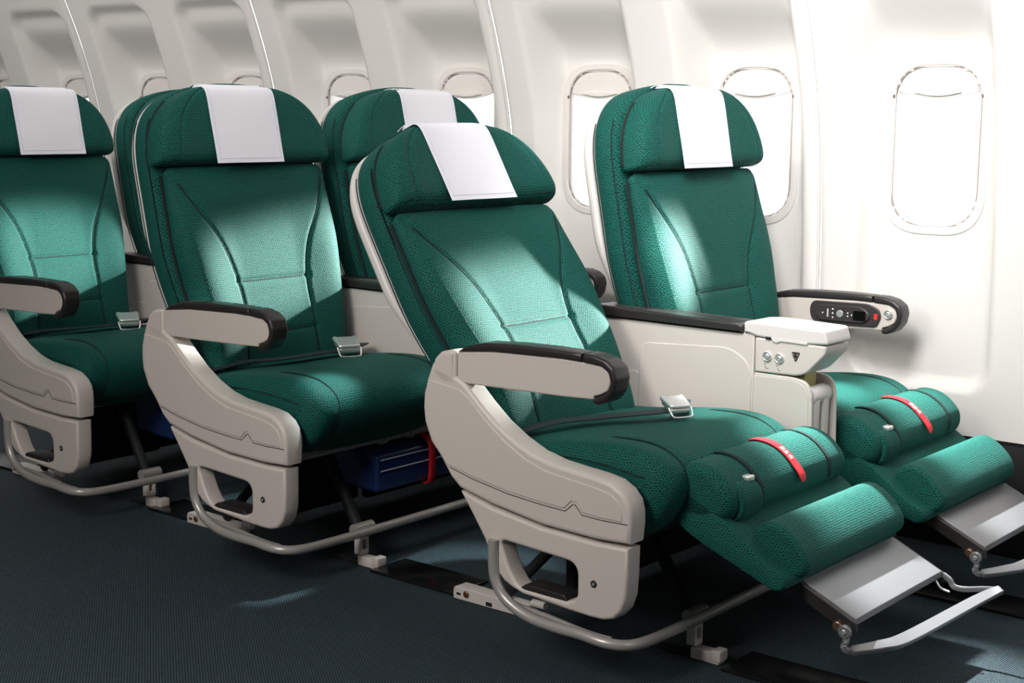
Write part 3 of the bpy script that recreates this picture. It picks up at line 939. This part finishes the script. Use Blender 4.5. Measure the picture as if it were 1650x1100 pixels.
def strap_on_roll(y, w, a0, a1, lift, thick=0.0022):
    pr = smooth_poly(ROLL, 10)
    cx = sum(p[0] for p in pr) / len(pr); cz = sum(p[1] for p in pr) / len(pr)
    # arc-length sub-path following the roll by index fraction
    N = len(pr); i0 = int(a0 * N); i1 = int(a1 * N)
    V = []; path = []
    for i in range(i0, i1 + 1):
        x, z = pr[i % N]; d = math.hypot(x - cx, z - cz)
        l = lift(i / N) if callable(lift) else lift
        path.append((cx + (x - cx) * (1 + l / d), cz + (z - cz) * (1 + l / d), cx + (x - cx) * (1 + (l + thick) / d), cz + (z - cz) * (1 + (l + thick) / d)))
    for k, (xa, za, xb, zb) in enumerate(path):
        q = 1.0
        e = len(path) - 1 - k
        if e < 4: q = [0.35, 0.7, 0.88, 0.97][e]
        V += [(xa, y - w * q, za), (xa, y + w * q, za), (xb, y + w * q, zb), (xb, y - w * q, zb)]
    F = grid_faces(len(path), 4, False, True) + [(0, 1, 2, 3), tuple(len(V) - 4 + k for k in (3, 2, 1, 0))]
    return mesh('strap', V, F, angle=40), path
RS_Y = 0.02 + (FL + FR) / 2
redstrap_me, redpath = strap_on_roll(RS_Y, 0.013, 0.26, 0.60, lambda q: 0.003 + 0.008 * sstep(0.5, 0.6, q))
loopL_me, _ = strap_on_roll(FL + 0.125, 0.006, 0.10, 0.66, 0.0)
loopR_me, _ = strap_on_roll(FR - 0.100, 0.006, 0.10, 0.66, 0.0)

def print_on_strap():
    """Characters printed along the strap's outer face."""
    cu = bpy.data.curves.new('tmp', 'FONT'); cu.body = '救生衣'; cu.size = 0.016; cu.extrude = 0.0002
    cu.align_x = 'LEFT'
    o = bpy.data.objects.new('tmp', cu); COL.objects.link(o)
    me = bpy.data.meshes.new_from_object(o.evaluated_get(bpy.context.evaluated_depsgraph_get()))
    bpy.data.objects.remove(o); bpy.data.curves.remove(cu)
    L = [0]
    for a, b in zip(redpath[:-1], redpath[1:]): L.append(L[-1] + math.hypot(a[2] - b[2], a[3] - b[3]))
    s0 = L[-1] * 0.46
    for v in me.vertices:
        s = s0 + v.co.x * 0.85; k = 0
        while k < len(L) - 2 and L[k + 1] < s: k += 1
        f = (s - L[k]) / max(L[k + 1] - L[k], 1e-6)
        a, b = redpath[k], redpath[k + 1]
        x = a[2] + (b[2] - a[2]) * f; z = a[3] + (b[3] - a[3]) * f
        tx, tz = b[2] - a[2], b[3] - a[3]; l = math.hypot(tx, tz); nx, nz = -tz / l, tx / l
        if nx * (x - 0.225) + nz * (z - 0.43) < 0: nx, nz = -nx, -nz
        h = 0.0007 + v.co.z
        v.co = (x + nx * h, RS_Y + (v.co.y - 0.0058) * 1.0, z + nz * h)
    me.materials.clear()
    return me
text_me = print_on_strap()

PY0, PY1 = -0.12, 0.31
plate_prof = [(0.30, 0.318), (0.548, 0.196), (0.545, 0.186), (0.295, 0.308)]
plate_prof = [(0.36, 0.300), (0.425, 0.268), (0.562, 0.204), (0.563, 0.190), (0.555, 0.186), (0.36, 0.282)]
plate_me = slab_mesh([fillet(plate_prof, 0.0015, 2)], PY0, PY1, 0.0015, 2)
side_me = slab_mesh([fillet([(0.36, 0.296), (0.566, 0.199), (0.570, 0.178), (0.555, 0.170), (0.36, 0.262)], 0.004, 3)], PY0 - 0.012, PY0 - 0.001, 0.002)
side2_me = slab_mesh([fillet([(0.36, 0.296), (0.566, 0.199), (0.570, 0.178), (0.555, 0.170), (0.36, 0.262)], 0.004, 3)], PY1 + 0.001, PY1 + 0.010, 0.002)
boss_me = slab_mesh([ell(0.548, 0.178, 0.015, 0.015)], PY0 - 0.024, PY0 - 0.012, 0.003)
boltb_me = slab_mesh([ell(0.530, 0.186, 0.011, 0.011)], PY0 - 0.022, PY0 - 0.008, 0.003)
def flatbar(path, w, h):
    V = []
    n = len(path)
    for i, p in enumerate(path):
        a = Vector(path[max(i - 1, 0)]); b = Vector(path[min(i + 1, n - 1)]); t = (b - a).normalized()
        s = t.cross(Vector((0.42, 0, 0.9))).normalized(); u = s.cross(t).normalized()
        ww = w(i / (n - 1)) if callable(w) else w
        for q, r in ((-1, -1), (1, -1), (1, 1), (-1, 1)):
            V.append(Vector(p) + s * ww * q + u * h * r)
    F = grid_faces(n, 4, False, True) + [(0, 1, 2, 3), tuple(len(V) - 4 + k for k in (3, 2, 1, 0))]
    me = mesh('bar', V, F, smooth=False)
    bm = bmesh.new(); bm.from_mesh(me); bm.normal_update()
    ed = [e for e in bm.edges if len(e.link_faces) == 2 and e.calc_face_angle(0) > 0.6]
    bmesh.ops.bevel(bm, geom=ed, offset=min(h, 0.004) * 0.4, segments=2, affect='EDGES'); bmesh.ops.recalc_face_normals(bm, faces=bm.faces[:])
    bm.to_mesh(me); bm.free()
    return me
ya = PY0 - 0.018
armL = flatbar(smooth_poly([(0.548, ya, 0.178), (0.551, ya, 0.160), (0.548, ya - 0.002, 0.146), (0.556, ya, 0.139), (0.570, ya + 0.012, 0.139)], 5, False), 0.0055, 0.006)
BAR = [(0.562, ya + 0.004, 0.139), (0.600, ya + 0.06, 0.143), (0.628, ya + 0.13, 0.148), (0.672, PY1 - 0.06, 0.173), (0.700, PY1 + 0.005, 0.188)]
barme = flatbar(smooth_poly(BAR, 6, False), lambda q: 0.010 + 0.004 * sin(pi * q), 0.006)
armR = flatbar(smooth_poly([(0.700, PY1 + 0.004, 0.188), (0.660, PY1 + 0.008, 0.180), (0.615, PY1 + 0.008, 0.170), (0.592, PY1 + 0.004, 0.172), (0.580, PY1 + 0.004, 0.186), (0.563, PY1 + 0.004, 0.196)], 6, False), 0.0045, 0.006)
hook_me = tube_mesh(smooth_poly([(0.560, PY1 - 0.025, 0.186), (0.572, PY1 - 0.025, 0.172), (0.592, PY1 - 0.022, 0.166)], 6, False), 0.003, 8)

def legrest(st):
    p = link_obj('leg_rest', plank_me, M_FAB, st)
    r = link_obj('calf_roll', roll_me, M_FAB, st)
    link_obj('pocket', pocket_me, M_FAB, r)
    link_obj('loop', loopL_me, M_SEAM, r); link_obj('loop', loopR_me, M_SEAM, r)
    bk = link_obj('buckle', box_mesh(0.282, 0.302, FL + 0.082, FL + 0.106, 0.452, 0.464, 0.003), M_CHROME, r)
    bk['label'] = 'small chrome buckle'
    s = link_obj('pull_strap', redstrap_me, M_RED, st); s['label'] = 'red pull strap with white characters'
    link_obj('print', text_me, M_PRINT, s)
    link_obj('foot_bolster', bol_me, M_FAB, st)
    pl = link_obj('foot_plate', plate_me, M_ALU, st)
    link_obj('side_rail', side_me, M_BLACK, pl); link_obj('side_rail', side2_me, M_BLACK, pl)
    fb = link_obj('foot_bar', barme, M_ALU, st)
    link_obj('bar_arm', armL, M_ALU, fb); link_obj('bar_arm', armR, M_ALU, fb)
    link_obj('hinge', boss_me, M_ALU, fb); link_obj('bolt', boltb_me, M_BRONZE, fb); link_obj('hook', hook_me, M_CHROME, fb)
    link_obj('bolt', slab_mesh([ell(0.548, 0.178, 0.006, 0.006, 6)], PY0 - 0.027, PY0 - 0.022, 0.001), M_CHROME, fb)
    # support arm under the plank
    for y in (-0.08, 0.22): link_obj('support_arm', tube_mesh([(0.08, y, 0.33), (0.30, y, 0.285), (0.45, y, 0.235)], 0.012, 10), M_DARK, st)
legrest(S_C); legrest(S_F)

# ------------------------------------------------------------------ legs and track fittings (parts of the aisle seats)
def undercarriage(st, front, sx=0.0, rear=True):
    # local coordinates, floor at z=0
    bx = front
    l = bpy.data.objects.new('front_leg', None); COL.objects.link(l); l.parent = st; l.location = (bx, -0.06, 0)
    link_obj('strut', tube_mesh([(-0.19, 0.03, 0.33), (-0.01, 0.0, 0.10)], 0.016, 10), M_DARK, l)
    link_obj('post', slab_mesh([fillet([(-0.016, 0.03), (0.018, 0.03), (0.018, 0.098), (-0.016, 0.098)], 0.004, 3), rrect(0.002, 0.058, 0.008, 0.014, 0.003, 3)], -0.012, 0.012, 0.002, 2, 'yz'), M_LIP, l)
    link_obj('foot_block', box_mesh(0.0, 0.075, -0.016, 0.016, 0.001, 0.028, 0.003), M_LIP, l)
    link_obj('foot_cap', box_mesh(0.055, 0.080, -0.018, 0.018, 0.008, 0.034, 0.003), M_CREAM, l)
    link_obj('shoe', box_mesh(-0.09, 0.05, -0.012, 0.014, 0.001, 0.012, 0.003), M_DARK, l)
    link_obj('clamp', tube_mesh([(0.0, -0.03, 0.102), (0.0, 0.04, 0.102)], 0.0165, 14), M_GREY, l)
    if rear:
        r = bpy.data.objects.new('rear_leg', None); COL.objects.link(r); r.parent = st; r.location = (-0.42 + sx * 0.6, -0.09, 0)
        link_obj('foot_block', slab_mesh([fillet([(-0.14, 0.001), (0.10, 0.001), (0.10, 0.030), (-0.10, 0.034), (-0.135, 0.034), (-0.14, 0.026)], 0.005, 3)], -0.022, 0.022, 0.002), M_LIP, r)
        link_obj('bolt', slab_mesh([ell(-0.095, 0.020, 0.009, 0.009, 18)], -0.027, -0.021, 0.003), M_BRONZE, r)
        link_obj('slot', slab_mesh([rrect(-0.122, 0.016, 0.007, 0.003, 0.001)], -0.0232, -0.020, 0.0004), M_DARK, r)
        link_obj('slot', slab_mesh([rrect(-0.020, 0.010, 0.010, 0.005, 0.001)], -0.0232, -0.020, 0.0004), M_DARK, r)
        link_obj('strut', tube_mesh([(0.28, 0.05, 0.33), (0.02, 0.0, 0.04)], 0.014, 10), M_DARK, r)
        tube('fitting', [(0.12, -0.02, 0.045), (0.16, -0.02, 0.045)], 0.010, M_LIP, r)
for st in (S_C, S_B, S_A):
    sx = {S_C.name: 0.0, S_B.name: 0.028, S_A.name: 0.13}[st.name]
    undercarriage(st, 0.135 + sx * 0.6, sx)
    link_obj('under_rail', tube_mesh([(0.155 + sx, -0.10, 0.10), (0.155 + sx, 0.95, 0.10)], 0.0125, 12), M_GREY, st)
for st in (S_F, S_E, S_D):
    l = bpy.data.objects.new('front_leg', None); COL.objects.link(l); l.parent = st; l.location = (0.12, 0.05, 0)
    link_obj('strut', tube_mesh([(-0.12, 0, 0.33), (0.0, 0, 0.03)], 0.016, 10), M_DARK, l)
    link_obj('shoe', box_mesh(-0.09, 0.06, -0.015, 0.015, 0.001, 0.03, 0.003), M_DARK, l)
    r = bpy.data.objects.new('rear_leg', None); COL.objects.link(r); r.parent = st; r.location = (-0.42, 0.05, 0)
    link_obj('strut', tube_mesh([(0.28, 0, 0.33), (0.0, 0, 0.03)], 0.014, 10), M_DARK, r)
    link_obj('shoe', box_mesh(-0.06, 0.06, -0.015, 0.015, 0.001, 0.03, 0.003), M_DARK, r)

# ------------------------------------------------------------------ consoles between the paired seats
def console(row, label, front=True, gy=0.0):
    y0, y1 = 3.165, 3.235
    t = thing('center_console', label, 'console', (OX[row], 0, 0), 'consoles between paired seats')
    base = [(-0.46, 0.40), (-0.46, 0.690), (-0.43, 0.703), (0.045, 0.700), (0.045, 0.20), (-0.20, 0.20), (-0.40, 0.36)]
    b = slab('side_board', fillet(base, [0, 0.01, 0.01, 0, 0.0, 0.05, 0.05], 4), y0, y1, M_LIP, t, 0.004)
    # raised border on the side face
    bor = [(-0.290, 0.50), (-0.290, 0.625), (-0.268, 0.645), (-0.02, 0.652), (0.018, 0.636), (0.034, 0.596), (0.036, 0.46)]
    link_obj('emboss', slab_mesh([fillet([(-0.30, 0.42), (-0.295, 0.645), (-0.02, 0.660), (0.040, 0.62), (0.041, 0.42)], [0.0, 0.03, 0.05, 0.04, 0], 8)], y0 - 0.0025, y0 + 0.01, 0.0025), M_LIP, b)
    link_obj('hump', slab_mesh([fillet([(-0.38, 0.46), (-0.33, 0.575), (-0.27, 0.555), (-0.20, 0.50), (-0.18, 0.44)], 0.03, 6)], y0 - 0.002, y0 + 0.01, 0.002), M_LIP, b)
    pad = slab('arm_pad', fillet([(-0.465, 0.700), (-0.465, 0.722), (-0.44, 0.733), (0.0, 0.722), (0.012, 0.718), (0.014, 0.697)], [0.003, 0.01, 0.01, 0.004, 0.004, 0.002], 3), y0 - 0.006, y0 + 0.045, M_BLACK, t, 0.006)
    slab('hinge_rail', fillet([(-0.45, 0.703), (-0.45, 0.729), (0.005, 0.722), (0.005, 0.700)], 0.002, 2), y0 + 0.047, y1 + 0.02, M_BLACK, t, 0.003)
    if front:
        top = slab('cocktail_table', fillet([(0.016, 0.700), (0.016, 0.728), (0.06, 0.732), (0.236, 0.727), (0.245, 0.70), (0.245, 0.692), (0.195, 0.689), (0.055, 0.694)], [0.002, 0.006, 0.02, 0.008, 0.008, 0.004, 0.01, 0.002], 4), y0 - 0.004, 3.285, M_SHELL, t, 0.006)
        link_obj('slot', slab_mesh([rrect(0.085, 0.6935, 0.007, 0.0030, 0.001)], y0 - 0.0055, y0, 0.0005), M_DARK, top)
        link_obj('latch', slab_mesh([fillet([(0.093, 0.6965), (0.193, 0.6945), (0.193, 0.6875), (0.12, 0.689), (0.11, 0.684), (0.098, 0.688)], 0.001, 2)], y0 - 0.006, y0, 0.001), M_SHELL, top)
        mod = slab('control_module', fillet([(0.048, 0.692), (0.242, 0.688), (0.240, 0.668), (0.190, 0.616), (0.165, 0.608), (0.048, 0.606)], [0.0, 0.004, 0.02, 0.02, 0.01, 0.0], 4), y0 - 0.002, 3.282, M_LIP, t, 0.005)
        for cx in (0.084, 0.118):
            bt = link_obj('recline_button', slab_mesh([ell(0, 0, 0.0125, 0.0125), ell(0, 0, 0.009, 0.009)], -0.006, 0.002, 0.0015), M_CHROME, mod)
            bt.location = (cx, y0 - 0.001, 0.6485 - (cx - 0.084) * 0.05)
            b2 = link_obj('recline_button', slab_mesh([ell(0, 0, 0.008, 0.008)], -0.007, 0.002, 0.0035), M_CHROME, mod); b2.location = bt.location
            ic = link_obj('icon', join_meshes([slab_mesh([[(-0.006, -0.024), (-0.005, -0.024), (-0.002, -0.030), (0.004, -0.030), (0.004, -0.031), (-0.003, -0.031)]], -0.0018, 0.0, 0.0001),
                                               slab_mesh([[(-0.007, -0.017), (-0.006, -0.017), (-0.006, -0.022), (-0.007, -0.022)]], -0.0018, 0, 0.0001)]), M_GAP, mod)
            ic.location = bt.location
        tri = fillet([(-0.012, 0.011), (0.012, 0.011), (0.0, -0.014)], 0.005, 5)
        jk = link_obj('headphone_jack', slab_mesh([tri], -0.004, 0.002, 0.001), M_BLACK, mod); jk.location = (0.162, y0 - 0.001, 0.656)
        for dx, dz in ((-0.0055, 0.005), (0.0055, 0.005), (0, -0.005)):
            h = link_obj('socket', slab_mesh([ell(dx, dz, 0.0024, 0.0024, 12), ell(dx, dz, 0.0014, 0.0014, 12)], -0.005, 0.0, 0.0004), M_GREY, mod); h.location = jk.location
        # two low cheeks with the folded table arms between them
        def cheek(yy0, yy1, dx):
            pts = [(0.047, 0.604), (0.150, 0.604), (0.190, 0.598), (0.207, 0.572), (0.212, 0.40), (0.212, 0.28), (0.047, 0.28)]
            return slab('cheek', fillet([(x + dx * (x > 0.1), z) for x, z in pts], [0, 0.01, 0.02, 0.02, 0, 0.02, 0], 5), yy0, yy1, M_LIP, t, 0.004)
        ck = cheek(y0 - 0.001, y0 + 0.010, 0)
        link_obj('rim', slab_mesh([fillet([(0.047, 0.597), (0.150, 0.597), (0.184, 0.590), (0.199, 0.568), (0.204, 0.40), (0.204, 0.30), (0.047, 0.30)], [0, 0.01, 0.02, 0.02, 0, 0.02, 0], 5)], y0 - 0.0028, y0 + 0.002, 0.001), M_LIP, ck)
        cheek(3.272, 3.282, 0.008)
        box('bracket', 0.12, 0.172, y0 + 0.03, 3.255, 0.52, 0.615, M_GOLD, t, 0.004)
        tube('table_pivot', [(0.185, y0 + 0.015, 0.556), (0.185, 3.268, 0.556)], 0.024, M_SHELL, t, 20)
        for ya_, yb_ in ((y0 + 0.016, y0 + 0.048), (y0 + 0.062, y0 + 0.095)):
            slab('table_arm', fillet([(0.165, 0.555), (0.172, 0.576), (0.195, 0.580), (0.208, 0.560), (0.206, 0.30), (0.168, 0.30)], [0.01, 0.015, 0.015, 0.01, 0.005, 0.005], 4), ya_, yb_, M_SHELL, t, 0.006)
    return t
console('C', 'white and black console with two silver buttons beside the reclined front seat')
console('B', 'white console with black top between the second row seats', True)
console('A', 'white console with black top, the farthest one between the left seats', True)

# ------------------------------------------------------------------ handset in the front window armrest
hs = thing('handset', 'charcoal remote handset docked in the window armrest of the front row', 'remote control', (OX['C'], 3.855, 0))
H0 = [(-0.173, 0.678), (-0.163, 0.703), (0.012, 0.707), (0.046, 0.694), (0.053, 0.672), (0.040, 0.645), (0.030, 0.6415), (-0.135, 0.637), (-0.165, 0.647)]
slab('dock', fillet(H0, 0.015, 5), -0.004, 0.003, M_HANDSET, hs, 0.003)
slab('body', fillet([(-0.155, 0.672), (-0.145, 0.6955), (-0.002, 0.698), (0.027, 0.672), (0.004, 0.649), (-0.140, 0.648)], [0.02, 0.015, 0.03, 0.03, 0.03, 0.015], 6), -0.010, -0.003, M_HANDSET, hs, 0.003)
slab('screen', rrect(-0.010, 0.671, 0.019, 0.014, 0.003), -0.0112, -0.009, M_SCREEN, hs, 0.0004)
nb = slab('button', ell(-0.071, 0.672, 0.0105, 0.0105), -0.0125, -0.009, M_CHROME, hs, 0.001)
for x, z, r in ((-0.125, 0.671, 0.0022), (-0.093, 0.684, 0.0025), (-0.093, 0.672, 0.0025), (-0.093, 0.660, 0.0025), (-0.046, 0.676, 0.0022), (-0.046, 0.667, 0.0022), (-0.034, 0.671, 0.002)):
    slab('button', ell(x, z, r, r, 12), -0.0115, -0.009, M_PRINT, hs, 0.0004)
for z in (0.662, 0.666, 0.670, 0.674, 0.678, 0.682):
    slab('button', rrect(-0.109, z, 0.0025, 0.0012, 0.0003, 2), -0.0115, -0.009, M_PRINT, hs, 0.0003)
rb = slab('button', rrect(0.038, 0.672, 0.0055, 0.009, 0.004), -0.0065, -0.003, M_REDB, hs, 0.001)
rb['label'] = 'red release button'
b = link_obj('recline_button', join_meshes([slab_mesh([ell(0.073, 0.682, 0.013, 0.013), ell(0.073, 0.682, 0.0095, 0.0095)], 3.871 - 3.545, 3.879 - 3.545, 0.0015),
    slab_mesh([ell(0.073, 0.682, 0.0085, 0.0085)], 3.870 - 3.545, 3.879 - 3.545, 0.003)]), M_CHROME, S_F)
b['label'] = 'round silver button'

# ------------------------------------------------------------------ navy boxes hanging below the seats
def navy_box(x, y0, y1, z0, z1, label, strap):
    t = thing('storage_box', label, 'box', (x, 0, 0), 'navy boxes hung below the seats')
    prof = fillet([(-0.20, z0 + 0.01), (0.0, z0), (0.006, z1 - 0.03), (-0.03, z1), (-0.20, z1 + 0.01)], [0.02, 0.012, 0.01, 0.02, 0.01], 4)
    bd = slab('body', prof, y0, y1, M_NAVY, t, 0.010)
    for z in (z1 - 0.038, z1 - 0.070):
        link_obj('trim_line', tube_mesh([(0.0065, y0 + 0.012, z), (0.0065, y1 - 0.012, z)], 0.0022, 6), M_NAVYL, bd)
    hgs = [(y0 + 0.05), (y1 - 0.05)]
    for h in hgs: box('hanger', -0.15, -0.12, h - 0.012, h + 0.012, z1 - 0.01, 0.345, M_DARK, t, 0.002)
    if strap:
        sy = y0 + (y1 - y0) * 0.46
        pts = [(-0.10, z1 + 0.012), (-0.032, z1 + 0.005), (0.012, z1 - 0.025), (0.010, z0 + 0.0), (-0.02, z0 - 0.004)]
        P = smooth_poly(pts, 6, False); V = []
        for xx, zz in P: V += [(xx, sy - 0.014, zz), (xx, sy + 0.014, zz), (xx + 0.002, sy + 0.014, zz + 0.001), (xx + 0.002, sy - 0.014, zz + 0.001)]
        s = link_obj('strap', mesh('strap', V, grid_faces(len(P), 4, False, True)), M_RED, t); s['label'] = 'red webbing strap'
    return t
navy_box(-2.835, 2.86, 3.32, 0.180, 0.312, 'navy blue box with red strap hanging below the middle aisle seat', True)
navy_box(-3.86, 2.95, 3.40, 0.165, 0.315, 'navy blue box hanging below the leftmost aisle seat, partly behind a side panel', False)

# ------------------------------------------------------------------ black covers over the floor track
def track(x0, x1, y0, y1, label):
    o = link_obj('track_cover', join_meshes([box_mesh(x0, x1, y0, y1, 0.0005, 0.009, 0.003)]), M_TRACK)
    o['label'] = label; o['category'] = 'track cover'; o['group'] = 'black seat track covers'
    return o
track(-2.745, -2.44, 2.740, 2.880, 'glossy black strip on the carpet between middle and front aisle seats')
track(-3.72, -3.42, 2.740, 2.880, 'glossy black strip on the carpet behind the middle aisle seat')
track(-1.64, -0.2, 2.740, 2.880, 'black strip on the carpet ahead of the front seat, bottom right')
track(-4.95, -4.47, 2.740, 2.880, 'black strip on the carpet behind the leftmost seat')
track(-1.60, 0.8, 3.53, 3.67, 'black strip on the carpet below the window seat foot rest')
